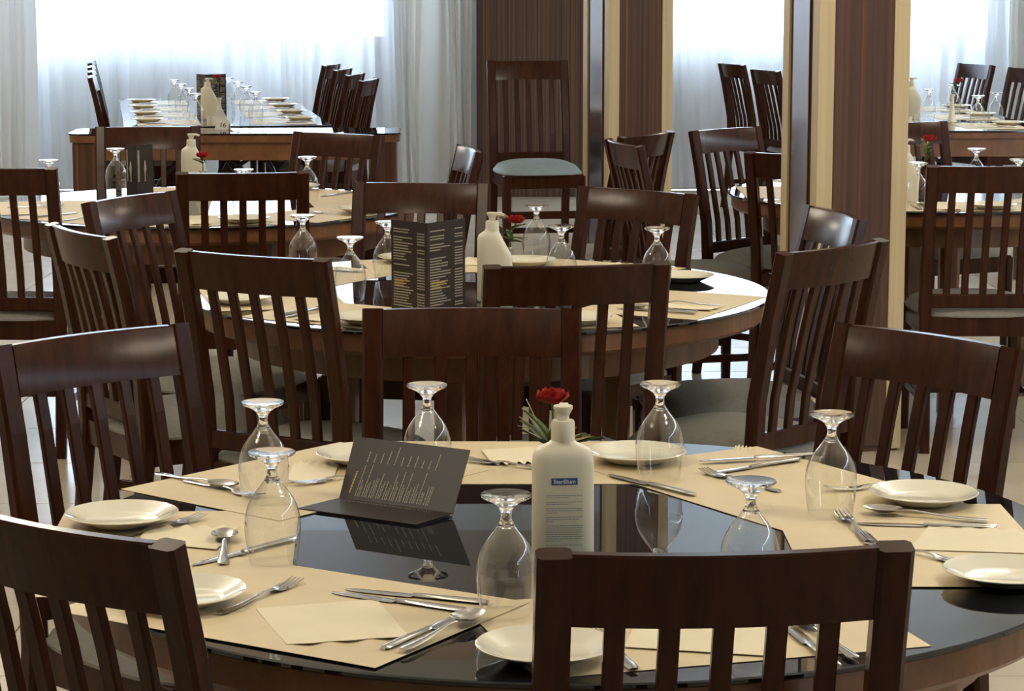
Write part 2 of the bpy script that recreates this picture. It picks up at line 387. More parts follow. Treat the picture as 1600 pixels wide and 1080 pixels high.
# ------------------------------------------------------------------ chairs
TOPZ, YBK = 0.95, -0.275
def make_chair(name='dining_chair', dz=0.0, wd=0.415, seat_mat='fabric'):
    o = thing(name, '', 'chair')
    px = wd/2-0.02; inner = px-0.02
    prof = [(0.0, -0.245), (0.20, -0.215), (0.44, -0.192), (0.60, -0.202), (0.80, -0.240), (0.95, -0.275)]
    Z = lambda z: z+dz if z > 0 else 0.0
    def yb(z):
        for (a, ya), (b, yc) in zip(prof, prof[1:]):
            if a <= z <= b: return ya+(yc-ya)*(z-a)/(b-a)
        return prof[-1][1]
    for s in (-1, 1):
        MB().sweep([(s*px, y, Z(z)) for z, y in prof], [(0.034, 0.030), (0.037, 0.034), (0.040, 0.040), (0.040, 0.036), (0.040, 0.032), (0.040, 0.030)]).build('rear_leg', 'mahogany', o)
        MB().sweep([(s*(px-0.002), 0.20, 0), (s*(px-0.002), 0.20, Z(0.44))], [(0.030, 0.030), (0.042, 0.042)]).build('front_leg', 'mahogany', o)
        MB().box((s*(px-0.002), 0.0, Z(0.17)), (0.020, 0.385, 0.028), 0.003).build('stretcher', 'mahogany', o)
    MB().box((0, 0.02, Z(0.17)), (2*px-0.02, 0.022, 0.026), 0.003).build('stretcher', 'mahogany', o)
    if dz: MB().box((0, 0.20, Z(0.26)), (2*px-0.03, 0.022, 0.035), 0.003).build('stretcher', 'mahogany', o)
    bow = lambda x: -0.020*(1-(x/inner)**2)
    # crest rail: bowed slab
    vs = []; fs = []; n = 12; th = 0.022
    for i in range(n+1):
        x = -inner-0.001 + (2*inner+0.002)*i/n
        zs = [(TOPZ-0.088, -1), (TOPZ-0.003, -1), (TOPZ, -0.75), (TOPZ, 0.75), (TOPZ-0.003, 1), (TOPZ-0.088, 1)]
        for z, sd in zs: vs.append((x, yb(z)+bow(x)+sd*th/2+0.002, Z(z)))
    for i in range(n):
        for k in range(6): fs.append((i*6+k, i*6+(k+1) % 6, (i+1)*6+(k+1) % 6, (i+1)*6+k))
    fs.append(tuple(range(6))); fs.append(tuple(n*6+k for k in range(6)))
    m = MB(); m.add(vs, fs, True); m.build('crest_rail', 'mahogany', o)
    MB().sweep([(-inner-0.001, yb(0.50), Z(0.50)), (inner+0.001, yb(0.50), Z(0.50))], (0.022, 0.045), (0, 1, 0)).build('lower_rail', 'mahogany', o)
    sw = 0.0235; gap = (2*inner-5*sw)/6
    for k in range(5):
        x = -inner+gap+sw/2+k*(gap+sw)
        MB().sweep([(x, yb(z)+bow(x)*(z-0.50)/0.45+0.002, Z(z)) for z in (0.50, 0.60, 0.70, 0.80, 0.868)], (sw, 0.014)).build('slat', 'mahogany', o)
    MB().box((0, 0.005, Z(0.415)), (wd-0.02, 0.415, 0.065), 0.004).build('seat_frame', 'mahogany', o)
    def cf(u, v):
        a, b = 2*u-1, 2*v-1
        # map square to rounded square
        x = a*math.sqrt(1-0.28*b*b*a*a); y = b*math.sqrt(1-0.28*a*a*b*b)
        e = (1-abs(a)**3.0)*(1-abs(b)**3.0)
        return (x*(wd/2+0.004), 0.012+y*0.222, Z(0.452)+0.052*max(e, 0)**0.55)
    MB().slab(cf, 16, 16, 0.006).build('seat', seat_mat, o)
    return o
def chair_from(A, B, target, label, group=None, ctr=None):
    """A, B: the two upper corners of the crest rail in world; faces the target"""
    m = (A+B)/2; d = (B-A); n = Vector((-d.y, d.x, 0)).normalized()
    if n.dot(Vector((*target, 0))-Vector((m.x, m.y, 0))) < 0: n = -n
    rz = math.atan2(n.y, n.x)-PI/2
    return chair_pose(m.x, m.y, rz, label, group)
def chair_pose(mx, my, rz, label, group=None):
    loc = (mx - (-math.sin(rz))*YBK, my - math.cos(rz)*YBK, 0)
    return first_or_dup(cache, 'chair', make_chair, label, loc, rz, group)
def chair_px(a, b, target, label): return chair_from(at(*a, TOPZ), at(*b, TOPZ), target, label)
T1, T2, T3, T4 = (0.084, 3.551), (-0.086, 6.305), (-1.08, 8.58), (1.55, 9.06)
R16 = math.radians(-9.5)
front = chair_px((836, 866), (1428, 853), T1, 'dark wooden slat back chair nearest the camera, in front of the white pump bottle')
front.scale = (1.03, 1, 1)
chair_px((-125, 778), (303, 859), T1, 'dark slat back chair cut off at lower left, left end plate beside it')
chair_px((-20, 543), (293, 504), T1, 'dark slat back chair at left of front table, rising to the right')
chair_px((570, 483), (905, 483), T1, 'dark slat back chair on far side of front table, behind the tilted menu')
chair_px((1308, 504), (1600, 546), T1, 'dark slat back chair at right of front table, by the large goblet and plate')
chair_px((270, 390), (520, 407), T2, 'dark slat back chair at near left of second table, behind two goblets')
chair_px((765, 417), (1037, 411), T2, 'dark slat back chair at near right of second table, in front of its pump bottle')
chair_px((77, 349), (176, 373), T2, 'dark chair left of second table, back curving towards the camera')
chair_px((145, 315.5), (257, 300), T2, 'dark chair at far left of second table, between it and back left table')
chair_px((553, 285), (766, 288), T2, 'dark chair on far side of second table, behind the standing menu')
chair_px((903, 291), (1097, 305), T2, 'dark chair at far right of second table, in front of farther column')
chair_px((1219, 397), (1383, 374), T2, 'dark chair at near right of second table, back turned to the nearer column')
chair_px((1264, 320), (1352, 346), T2, 'dark chair right of second table, directly in front of nearer column')
chair_px((280, 271), (477, 269), T3, 'dark slat back chair on near side of back left table')
chair_px((-110, 262), (88, 263), T3, 'dark slat back chair at left edge, near left of back left table')
chair_px((150, 199), (312, 198), T3, 'dark chair on far side of back left table, in front of the 16 table')
chair_px((460, 206), (600, 212), T3, 'dark chair at far right of back left table, below the four side chairs')
chair_px((716, 225), (752, 240), T3, 'dark chair right of back left table, edge on beside the cream drape')
chair_pose(1.545, 7.93, 0.0, 'dark slat back chair on near side of back right table, right of nearer column')
chair_pose(0.985, 8.42, math.radians(-30), 'dark chair at near left of back right table, partly behind nearer column')
chair_px((1083, 205), (1181, 198), T4, 'dark chair left of back right table, between the two columns')
chair_pose(0.515, 9.42, math.radians(148-90), 'dark chair in front of farther column, the higher of two backs')
chair_pose(0.405, 8.97, math.radians(15-90), 'dark chair in front of farther column, lower curved back nearer camera')
chair_px((1350, 194), (1474, 190), T4, 'dark chair on far side of back right table, below the white vase')
# chairs along the long tables
for k in range(4):
    t = k/3
    x, y = -0.80-0.36*t, 13.85+2.05*t
    chair_pose(x, y, R16+PI/2, ['dark chair at right of the 16 table, nearest of four in the row', 'dark chair at right of the 16 table, second of four in the row',
               'dark chair at right of the 16 table, third of four in the row', 'dark chair at right of the 16 table, farthest of four in the row'][k], 'chairs right of the 16 table')
    x, y = -2.42-0.35*t, 14.25+2.05*t
    chair_pose(x, y, math.radians(6-90), ['dark chair at left of the 16 table, nearest of four in the row', 'dark chair at left of the 16 table, second of four in the row',
               'dark chair at left of the 16 table, third of four in the row', 'dark chair at left of the 16 table, farthest of four in the row'][k], 'chairs left of the 16 table')
chair_pose(1.545, 15.1, math.radians(-72), 'dark chair left of the right long table, just left of nearer column')
chair_pose(1.42, 16.0, math.radians(-72), 'dark chair left of the right long table, nearer the farther column')
chair_pose(2.985, 15.9, math.radians(112), 'dark chair right of the right long table, behind the rose')
chair_pose(3.20, 15.25, math.radians(118), 'dark chair right of the right long table, at right edge of view')
hc = make_chair('high_chair', 0.185, 0.39, 'blue_fabric'); hc['label'] = 'tall dark chair with blue grey cushion against the striped wood pier'
hc.location = (0.115, 11.52, -0.0); hc.rotation_euler = (0, 0, PI+math.radians(9))

# ------------------------------------------------------------------ tables
def make_round():
    o = thing('round_table', '', 'table')
    MB().lathe([(0.0, TZ-0.009), (0.747, TZ-0.009), (0.750, TZ-0.0065), (0.750, TZ-0.002), (0.748, TZ), (0.0, TZ)], 96, smooth=False).build('glass_top', 'black_glass', o)
    MB().lathe([(0.0, TZ-0.060), (0.728, TZ-0.060), (0.738, TZ-0.050), (0.738, TZ-0.0095), (0.0, TZ-0.0095)], 96, smooth=False).build('wooden_top', 'table_wood', o)
    MB().lathe([(0.60, TZ-0.135), (0.62, TZ-0.135), (0.62, TZ-0.061), (0.60, TZ-0.061)], 64, smooth=False, close=False).build('apron', 'table_wood', o)
    for k in range(4):
        a = PI/4+k*PI/2+0.25
        MB().sweep([(0.36*math.cos(a), 0.36*math.sin(a), 0), (0.36*math.cos(a), 0.36*math.sin(a), TZ-0.061)], [(0.055, 0.055), (0.075, 0.075)], (math.cos(a), math.sin(a), 0)).build('leg', 'table_wood', o)
    return o
for c, lb, rz in ((T1, 'round table with black glass top at the front, fully laid', 0.1), (T2, 'second round table, black glass top with upright menu', 0.35),
              (T3, 'round glass topped table at back left reflecting the window', 0.0), (T4, 'round glass topped table at back right, behind nearer column', 0.55)):
    first_or_dup(cache, 'round', make_round, lb, (*c, 0), rz)
def iron_arcs(o, y, x0, x1, zt):
    n = 0
    w = (x1-x0)
    for cx in (x0+w*0.36, x0+w*0.64):
        for r in (w*0.30, w*0.22):
            m = MB(); m.tube([(cx+r*math.cos(PI*k/14), y+0.03*(r > w*0.25), 0.02+(zt-0.03)*(r/(w*0.30))*math.sin(PI*k/14)) for k in range(15)], 0.011, 6)
            m.build('iron_hoop', 'iron', o)
def long_table(name, label, c, rz, w, L, near_legs=True):
    o = thing(name, label, 'table', (*c, 0), rz)   # origin at middle of near edge
    MB().box((0, L/2, TZ-0.005), (w, L, 0.010), 0.003).build('glass_top', 'black_glass', o)
    MB().box((0, L/2, TZ-0.0255), (w-0.01, L-0.01, 0.031), 0.004).build('wooden_top', 'table_wood', o)
    for sy in (0.03, L-0.03): MB().box((0, sy, TZ-0.0865), (w-0.06, 0.022, 0.09), 0.002).build('apron', 'table_wood', o)
    for sx in (-1, 1): MB().box((sx*(w/2-0.03), L/2, TZ-0.0865), (0.022, L-0.10, 0.09), 0.002).build('apron', 'table_wood', o)
    for sx in (-1, 1):
        for sy in (0.06, L-0.60): MB().box((sx*(w/2-(0.085 if sy < 1 else 0.43)), sy, (TZ-0.042)/2), (0.13, 0.05, TZ-0.042), 0.004).build('leg', 'zebrano', o)
    iron_arcs(o, 0.22, -w/2+0.16, w/2-0.16, TZ-0.10)
    return o
LT = long_table('long_table', 'long dark table laid lengthwise behind the 16 card', (-1.47, 12.78), -R16, 1.07, 2.6)
LT2 = long_table('long_table.001', 'long dark table at right holding the vase with red rose', (2.20, 12.42), 0.0, 1.02, 2.7)
# crosswise end table with rounded corners
o = thing('end_table', 'dark crosswise table with rounded ends and iron hoops, carrying the 16 card', 'table', (-1.385, 12.42, 0), 0.03)
def round_rect(w, d, r, n=6):
    pts = []
    for cx, cy, a0 in ((w/2-r, d/2-r, 0), (-w/2+r, d/2-r, PI/2), (-w/2+r, -d/2+r, PI), (w/2-r, -d/2+r, 1.5*PI)):
        for k in range(n+1): pts.append((cx+r*math.cos(a0+k*PI/2/n), cy+r*math.sin(a0+k*PI/2/n)))
    return pts
def slab_poly(pts, z0, z1):
    m = MB(); n = len(pts)
    m.add([(x, y, z0) for x, y in pts]+[(x, y, z1) for x, y in pts], [tuple(range(n))[::-1], tuple(range(n, 2*n))]+[(k, (k+1) % n, n+(k+1) % n, n+k) for k in range(n)])
    return m
slab_poly(round_rect(1.65, 0.42, 0.06), TZ-0.008, TZ).build('glass_top', 'black_glass', o)
slab_poly(round_rect(1.64, 0.41, 0.06), TZ-0.045, TZ-0.0085).build('wooden_top', 'table_wood', o)
for sy in (-1, 1): MB().box((0, sy*0.17, TZ-0.0905), (1.33, 0.022, 0.088), 0.002).build('apron', 'table_wood', o)
for sx in (-1, 1): MB().box((sx*0.735, 0, (TZ-0.046)/2), (0.14, 0.36, TZ-0.046), 0.012).build('leg_panel', 'zebrano', o)
iron_arcs(o, 0.06, -0.60, 0.60, TZ-0.10)

# ------------------------------------------------------------------ tableware makers
def make_goblet():
    o = thing('goblet', '', 'glass')
    b = [(0.0335, 0.0), (0.0355, 0.012), (0.0378, 0.028), (0.0395, 0.045), (0.0398, 0.056), (0.0385, 0.068), (0.0350, 0.081), (0.0295, 0.092), (0.0225, 0.102), (0.0160, 0.110), (0.0115, 0.117)]
    MB().lathe(b, 40, close=False).build('bowl', 'thin_glass', o)
    MB().lathe([(0.0, 0.112), (0.0090, 0.1135), (0.0113, 0.1172), (0.0080, 0.123), (0.0068, 0.130), (0.0078, 0.1365), (0.0120, 0.143), (0.0210, 0.149), (0.0315, 0.1535), (0.0338, 0.1562), (0.0330, 0.1582), (0.0, 0.1570)], 32).build('stem', 'glass', o)
    return o
def make_plate():
    return tag(MB().lathe([(0.0, 0.0), (0.048, 0.0), (0.052, 0.002), (0.074, 0.012), (0.085, 0.0165), (0.0855, 0.0178), (0.084, 0.0185), (0.073, 0.0145), (0.056, 0.0065), (0.050, 0.0045), (0.0, 0.004)], 48).build('plate', 'china'), '', 'plate')
def profile_piece(name, stations, thick, cat):
    # stations: (s along length, half width, z) ; a flat bar with rounded section
    vs = []; n = 8; fs = []
    for s, hw, z in stations:
        for k in range(n):
            a = 2*PI*k/n
            vs.append((s, hw*math.cos(a), z+thick*math.sin(a)))
    for i in range(len(stations)-1):
        for k in range(n): fs.append((i*n+k, i*n+(k+1) % n, (i+1)*n+(k+1) % n, (i+1)*n+k))
    fs.append(tuple(range(n))); fs.append(tuple((len(stations)-1)*n+k for k in range(n)))
    m = MB(); m.add(vs, fs, True); return m
HANDLE = [(0.085, 0.0035, 0.007), (0.11, 0.0042, 0.0045), (0.14, 0.0058, 0.0025), (0.17, 0.0078, 0.0022), (0.185, 0.0082, 0.0022), (0.192, 0.0055, 0.0022)]
def make_fork():
    m = profile_piece('fork', [(0.040, 0.0118, 0.003), (0.048, 0.0118, 0.0028), (0.058, 0.010, 0.003), (0.068, 0.0055, 0.006)]+HANDLE, 0.0012, 'fork')
    for k in range(4):
        y = -0.0093+0.0062*k
        m.sweep([(0.042, y, 0.003), (0.020, y, 0.0036), (0.0, y*0.97, 0.0075)], [(0.0040, 0.0022), (0.0036, 0.002), (0.0022, 0.0014)], (0, 1, 0))
    return tag(m.build('fork', 'steel'), '', 'fork')
def make_knife():
    m = profile_piece('knife', [(0.0, 0.0012, 0.002), (0.010, 0.0060, 0.002), (0.030, 0.0085, 0.002), (0.070, 0.0092, 0.002), (0.098, 0.0085, 0.002), (0.102, 0.0045, 0.003)], 0.0008, 'knife')
    m2 = profile_piece('knife', [(0.100, 0.0045, 0.0032), (0.108, 0.0055, 0.0034), (0.15, 0.0066, 0.0036), (0.19, 0.0078, 0.0036), (0.203, 0.0070, 0.0036), (0.208, 0.0035, 0.0036)], 0.0032, 'knife')
    m.add(m2.v, m2.f, True)
    return tag(m.build('knife', 'steel'), '', 'knife')
def make_spoon():
    m = profile_piece('spoon', [(0.060, 0.0045, 0.0065), (0.072, 0.0036, 0.0075)]+HANDLE, 0.0014, 'spoon')
    def bf(u, v):
        r = u; a = 2*PI*v
        return (0.030+0.031*r*math.cos(a), 0.0195*r*math.sin(a)*(1+0.12*math.cos(a)), 0.0015+0.0075*r*r)
    vs = []; fs = []; nr, na = 6, 24
    for t, off in ((0, 0.0), (1, -0.0009)):
        for i in range(nr+1):
            for k in range(na):
                x, y, z = bf(i/nr, k/na); vs.append((x, y, z+off))
    N = (nr+1)*na
    for base in (0, N):
        for i in range(nr):
            for k in range(na): fs.append((base+i*na+k, base+i*na+(k+1) % na, base+(i+1)*na+(k+1) % na, base+(i+1)*na+k))
    for k in range(na): fs.append((nr*na+k, nr*na+(k+1) % na, N+nr*na+(k+1) % na, N+nr*na+k))
    m.add(vs, fs, True)
    return tag(m.build('spoon', 'steel'), '', 'spoon')
MAKERS = {'fork': make_fork, 'knife': make_knife, 'spoon': make_spoon, 'goblet': make_goblet, 'plate': make_plate}
def put(kind, label, p, rz=0.0, z=TZ+0.002, group=None):
    return first_or_dup(cache, kind, MAKERS[kind], label, (p[0], p[1], z), rz, group)
def cut(kind, label, tip, end, z=TZ+0.0022, tilt=0.0):
    a, b = at(*tip, TZ), at(*end, TZ); d = b-a
    o = put(kind, label, a, math.atan2(d.y, d.x), z)
    if tilt: o.rotation_euler = (0, -tilt, o.rotation_euler[2])
    return o
def mat_rect(label, inner, out, L, D=0.36, z=TZ, name='place_mat'):
    """inner = mid point of the inner edge, out = outward unit direction"""
    o = Vector((out[0], out[1], 0)).normalized(); t = Vector((-o.y, o.x, 0)); c = Vector((inner[0], inner[1], 0)) + o*(D/2)
    rnd = random.Random(label)
    a = [rnd.uniform(0, 6) for _ in range(2)]
    fn = lambda u, v: ((u-0.5)*D, (v-0.5)*L, 0.0009+0.0003*math.sin(5*u+a[0])*math.sin(7*v+a[1]))
    ob = MB().slab(fn, 8, 10, 0.0006).build(name, 'paper')
    ob.location = (c.x, c.y, z); ob.rotation_euler = (0, 0, math.atan2(o.y, o.x))
    return tag(ob, label, 'place mat')
def napkin(label, corners, z=TZ+0.0022, scal=(0, 1), waves=5, mat='napkin'):
    c = [Vector((p[0], p[1], 0)) for p in corners]   # a b c d round
    ctr = sum(c, Vector())/4
    rnd = random.Random(label); ph = rnd.uniform(0, 6)
    def fn(u, v):
        p = (c[0]*(1-u)+c[1]*u)*(1-v) + (c[3]*(1-u)+c[2]*u)*v
        e = max(0, (v-0.72)/0.28)*scal[1] + max(0, (0.28-v)/0.28)*scal[0]
        n = ((c[3]-c[0]).normalized())
        p = p + n*0.006*e*math.sin(u*waves*2*PI+ph)
        zz = 0.0010+0.0028*e*(0.5+0.5*math.sin(u*waves*2*PI+ph)) + 0.0007*math.sin(4*u+ph)*math.sin(3*v)
        q = p-ctr; return (q.x, q.y, zz+0.0004)
    ob = MB().slab(fn, 32, 12, 0.0006).build('napkin', mat); ob.location = (ctr.x, ctr.y, z)
    return tag(ob, label, 'napkin')
def nap_px(label, pts, **k): return napkin(label, [at(*p, TZ) for p in pts], **k)

# ------------------------------------------------------------------ pump bottles
def bottle(label, loc, rz, slanted=False, label_on=True):
    o = thing('pump_bottle', label, 'bottle', loc, rz)
    n = 40; rings = []
    if not slanted:
        R = [(0.0, 0.040, 0.023), (0.003, 0.0432, 0.0255), (0.010, 0.0438, 0.026), (0.155, 0.0432, 0.0258), (0.166, 0.0418, 0.0245), (0.174, 0.0375, 0.022), (0.179, 0.030, 0.019), (0.183, 0.021, 0.0165), (0.188, 0.0165, 0.0155)]
        R = [(z, -a, a, b) for z, a, b in R]; nx = 0.0
    else:
        R = [(0.0, -0.040, 0.040, 0.023), (0.003, -0.0432, 0.0432, 0.0255), (0.010, -0.0438, 0.0438, 0.026), (0.118, -0.0436, 0.0436, 0.026), (0.127, -0.0436, 0.041, 0.026), (0.172, -0.0428, 0.0185, 0.0245), (0.180, -0.040, 0.0150, 0.022), (0.187, -0.032, 0.012, 0.019), (0.192, -0.025, 0.0108, 0.0165), (0.200, -0.0225, 0.0105, 0.0158)]
        nx = -0.006
    vs = []
    for z, a0, a1, b in R:
        z = z*0.925
        cx, a = (a0+a1)/2, (a1-a0)/2; ex = 3.6 if z < 0.17 else 2.3
        for k in range(n):
            t = 2*PI*k/n; c, s = math.cos(t), math.sin(t)
            vs.append((cx+a*math.copysign(abs(c)**(2/ex), c), b*math.copysign(abs(s)**(2/ex), s), z))
    fs = [(i*n+k, i*n+(k+1) % n, (i+1)*n+(k+1) % n, (i+1)*n+k) for i in range(len(R)-1) for k in range(n)]
    fs += [tuple(range(n)), tuple((len(R)-1)*n+k for k in range(n))]
    m = MB(); m.add(vs, fs, True); m.build('body', 'white_plastic', o)
    MB().lathe([(0.0, 0.173), (0.0165, 0.173), (0.0170, 0.175), (0.0165, 0.199), (0.0150, 0.2025), (0.0, 0.2025)], 24, (nx, 0, 0)).build('cap', 'white_plastic', o)
    m = MB().lathe([(0.0, 0.200), (0.0085, 0.200), (0.0085, 0.209), (0.0110, 0.214), (0.0138, 0.219), (0.0136, 0.2230), (0.0, 0.2240)], 24, (nx, 0, 0))
    sd = (1, 0) if slanted else (0.15, 0.99)
    m.sweep([(nx, 0, 0.2192), (nx+sd[0]*0.020, sd[1]*0.020, 0.2202), (nx+sd[0]*0.030, sd[1]*0.030, 0.2165)], [(0.016, 0.008), (0.013, 0.007), (0.009, 0.006)], (sd[1], -sd[0], 0))
    m.build('pump', 'white_plastic', o)
    if label_on:
        yf = -0.0265
        bl = MB().box((0.0, yf, 0.1195), (0.037, 0.0008, 0.0098), 0.0003); bl = bl.build('brand_label', 'blue_label', o)
        t = text_mesh('Sterillium', 0.0082, 'lettering', 'white_ink', bl); t.location = (0, yf-0.0007, 0.1193); t.rotation_euler = (PI/2, 0, 0)
        rnd = random.Random(4); m = MB(); z = 0.099
        lines = [1, .62, 0, 1, .6, 0, 1, 1, .3, 0, 1, .9, .2, 0, 1, 1, .95, 1, .9, 1, .95, .4, 0, 1, .35]
        for f in lines:
            if f:
                x = -0.026; xe = x+0.052*f
                while x < xe-0.001:
                    w = min(rnd.uniform(0.002, 0.006), xe-x)
                    m.quad((x, yf-0.0003, z), (x+w, yf-0.0003, z), (x+w, yf-0.0003, z+0.0011), (x, yf-0.0003, z+0.0011)); x += w+0.0007
            z -= 0.0031
        m.build('small_print', 'grey_ink', o)
    return o
bottle('white pump sanitizer bottle with blue label on front table', (*at(879, 876, TZ).xy, TZ+0.0005), math.radians(4))
bottle('white slant shouldered pump bottle beside the upright menu on second table', (*at(773, 471, TZ).xy, TZ+0.0005), math.radians(-3), True, False)
bottle('white slant shouldered pump bottle beside a red rose on back left table', (*at(303, 305, TZ).xy, TZ+0.0005), 0.0, True, False)
bottle('white pump bottle in front of black menu on the 16 table', (*at(327, 187, TZ).xy, TZ+0.0005), 0.1, True, False)
bottle('white pump bottle on the right long table, next to nearer column', (*at(1425, 186, TZ).xy, TZ+0.0005), 0.0, True, False)
bottle('white pump bottle on back right table, half hidden by nearer column', (*at(1415, 316, TZ).xy, TZ+0.0005), 0.2, True, False)

# ------------------------------------------------------------------ menus
def print_block(m, rnd, org, ex, ey, nrm, x0, x1, y0, y1, pitch, lh, dens=0.8, right=None):
    """rows of unreadable small print on a panel: ex along a row, ey across rows (downward)"""
    y = y0
    while y < y1:
        xe = x0+(x1-x0)*(rnd.uniform(0.45, 1.0) if right is None else 1.0); x = x0
        if rnd.random() < dens:
            while x < xe:
                w = min(rnd.uniform(0.0020, 0.0055), xe-x)
                if w > 0.0008:
                    a = org+ex*x+ey*y+nrm*0.0004
                    m.quad(a, a+ex*w, a+ex*w+ey*lh, a+ey*lh)
                x += w+0.0009
        y += pitch
def panel_thick(P, nrm, th=0.0012):
    m = MB(); q = [p - nrm*th for p in P]
    m.add(P+q, [(0, 1, 2, 3), (7, 6, 5, 4)]+[(k, 4+k, 4+(k+1) % 4, (k+1) % 4) for k in range(4)]); return m
# tilted menu on the front table: one leaf lies, the other leans up and back
h0, h1 = at(530, 778, TZ+0.006), at(708, 802, TZ+0.006)
hx = (h1-h0); L = hx.length; hx.normalize()
back = Vector((-hx.y, hx.x, 0)); up = Vector((0, 0, 1))
fr0 = at(478, 790, TZ+0.004)
mn = thing('menu', 'black folded menu lying open and tilted on front table', 'menu', (h0.x, h0.y, TZ))
loc = Vector(mn.location)
lean = (up*0.80+back*0.60).normalized(); W = 0.108; nA = hx.cross(lean); nA = nA if nA.y < 0 else -nA
A = [h0-loc, h1-loc, h1-loc+lean*W-hx*0.0095, h0-loc+lean*W-hx*0.014]
ra = panel_thick(A, nA).build('raised_leaf', 'menu_black', mn)
fwd = -back; low = (fwd*1.0 + hx*(-0.0) - up*0.03).normalized()
B = [h0-loc, h1-loc, h1-loc+low*0.085-hx*0.012, h0-loc+low*0.085-hx*0.02]
nB = Vector((0, 0, 1))
panel_thick(B, nB, 0.0012).build('lying_leaf', 'menu_black', mn)
C2_ = [B[3]+up*-0.0022, B[2]+up*-0.0022, h1-loc-up*0.004, h0-loc-up*0.004]
panel_thick(C2_, nB, 0.0009).build('under_leaf', 'menu_black', mn)
rnd = random.Random(21); m = MB(); g = MB()
ey = hx; ex = lean
x_ = 0.020
for k in range(11):
    o_ = A[0]+hx*(0.026+k*0.0128)
    print_block(m, rnd, o_, ex, ey, nA, W*0.62, W*0.92, 0, 0.002, 0.0041, 0.0014, 1.0)
    print_block(m, rnd, o_+hx*0.0008, ex, ey, nA, W*0.06, W*0.62, 0.0, 0.0022, 0.0042, 0.0012, 1.0)
    print_block(m, rnd, o_+hx*0.0048, ex, ey, nA, W*0.06, W*0.40, 0.0, 0.004, 0.0031, 0.0011, 1.0)
print_block(g, rnd, A[0]+hx*0.014, ex, ey, nA, W*0.10, W*0.58, 0, 0.002, 0.01, 0.0026, 1.0)
for k in range(22):
    o_ = B[0]+hx*(0.018+k*0.0075)+low*0.006
    print_block(m, rnd, o_, low, hx, nB, 0, 0.010, 0, 0.001, 0.01, 0.0016, 1.0)
m.build('small_print', 'cream_ink', mn); g.build('heading_print', 'gold_ink', ra)
def standing_menu(label, pl, pm, pr, H, seed, kind='list'):
    l, c, r = [at(*p, TZ) for p in (pl, pm, pr)]
    o = thing('menu', label, 'menu', (c.x, c.y, TZ+0.0006)); base = Vector((c.x, c.y, TZ))
    rnd = random.Random(seed); m = MB(); g = MB()
    for nm, a, b in (('left_leaf', l, c), ('right_leaf', c, r)):
        ex = (b-a); w = ex.length; ex.normalize(); n = Vector((ex.y, -ex.x, 0)); P = [a-base, b-base, b-base+up*H, a-base+up*H]
        panel_thick(P, n).build(nm, 'menu_black', o)
        org = a-base+up*H; dn = -up
        if kind == 'list':
            print_block(m, rnd, org, ex, dn, n, w*0.07, w*0.62, H*0.09, H*0.95, H*0.030, H*0.012, 0.8)
            print_block(m, rnd, org, ex, dn, n, w*0.72, w*0.93, H*0.09, H*0.95, H*0.030, H*0.012, 0.75, True)
            print_block(g, rnd, org, ex, dn, n, w*0.1, w*0.6, H*0.65, H*0.74, H*0.030, H*0.014, 0.9)
        else:
            print_block(m, rnd, org+dn*H*0.1, dn, ex, n, 0, H*0.6, w*0.08, w*0.12, w*0.2, w*0.12, 1.0, True)
            q = MB(); q.tube([org+ex*w*0.5+dn*H*(0.30+0.08*k)+n*0.001 for k in range(6)], [0.001, 0.004, 0.006, 0.003, 0.002, 0.003], 6)
            m.add(q.v, q.f)
    m.build('small_print', 'cream_ink', o)
    if g.v: g.build('heading_print', 'gold_ink', o)
    return o
standing_menu('tall black menu standing open on second table, lists of small print', (612, 484), (668, 493), (727, 482), 0.222, 5)
standing_menu('black menu standing on back left table beside a goblet', (198, 308), (214, 310), (240, 306), 0.19, 6, 'cover')
standing_menu('black menu standing behind the white bottle on the 16 table', (308, 179), (322, 180.5), (354, 179), 0.225, 7)

# ------------------------------------------------------------------ vases with flowers
def petals(m, c, r, n, seed):
    rnd = random.Random(seed); c = Vector(c)
    for k in range(n):
        ring = k/n; el = (0.15+1.15*ring); az = k*2.4
        d = Vector((math.cos(az)*math.cos(el), math.sin(az)*math.cos(el), math.sin(el)))
        t = Vector((-math.sin(az), math.cos(az), 0)); b = d.cross(t)
        rr = r*(1-0.45*ring)
        def fn(u, v):
            a, q = (u-0.5)*2, v
            w = math.sin(PI*min(1, 0.15+0.85*q)**0.8)
            return c + d*(rr*(0.25+0.75*q)) + t*(a*rr*0.62*(0.35+w)) + b*(rr*0.25*(a*a-0.4)) + Vector((0, 0, rr*0.35*q*q))
        m.grid(fn, 4, 4)
def leaf(m, p, d, L, w, bend=0.3):
    p = Vector(p); d = Vector(d).normalized(); s = d.cross(up)
    s = s.normalized() if s.length > 0.05 else Vector((1, 0, 0))
    n = s.cross(d)
    m.grid(lambda u, v: p + d*(L*v) + s*((u-0.5)*w*math.sin(PI*(0.08+0.9*v))**0.8) - n*(bend*L*v*v) + n*(0.15*w*abs(u-0.5)*2), 4, 8)
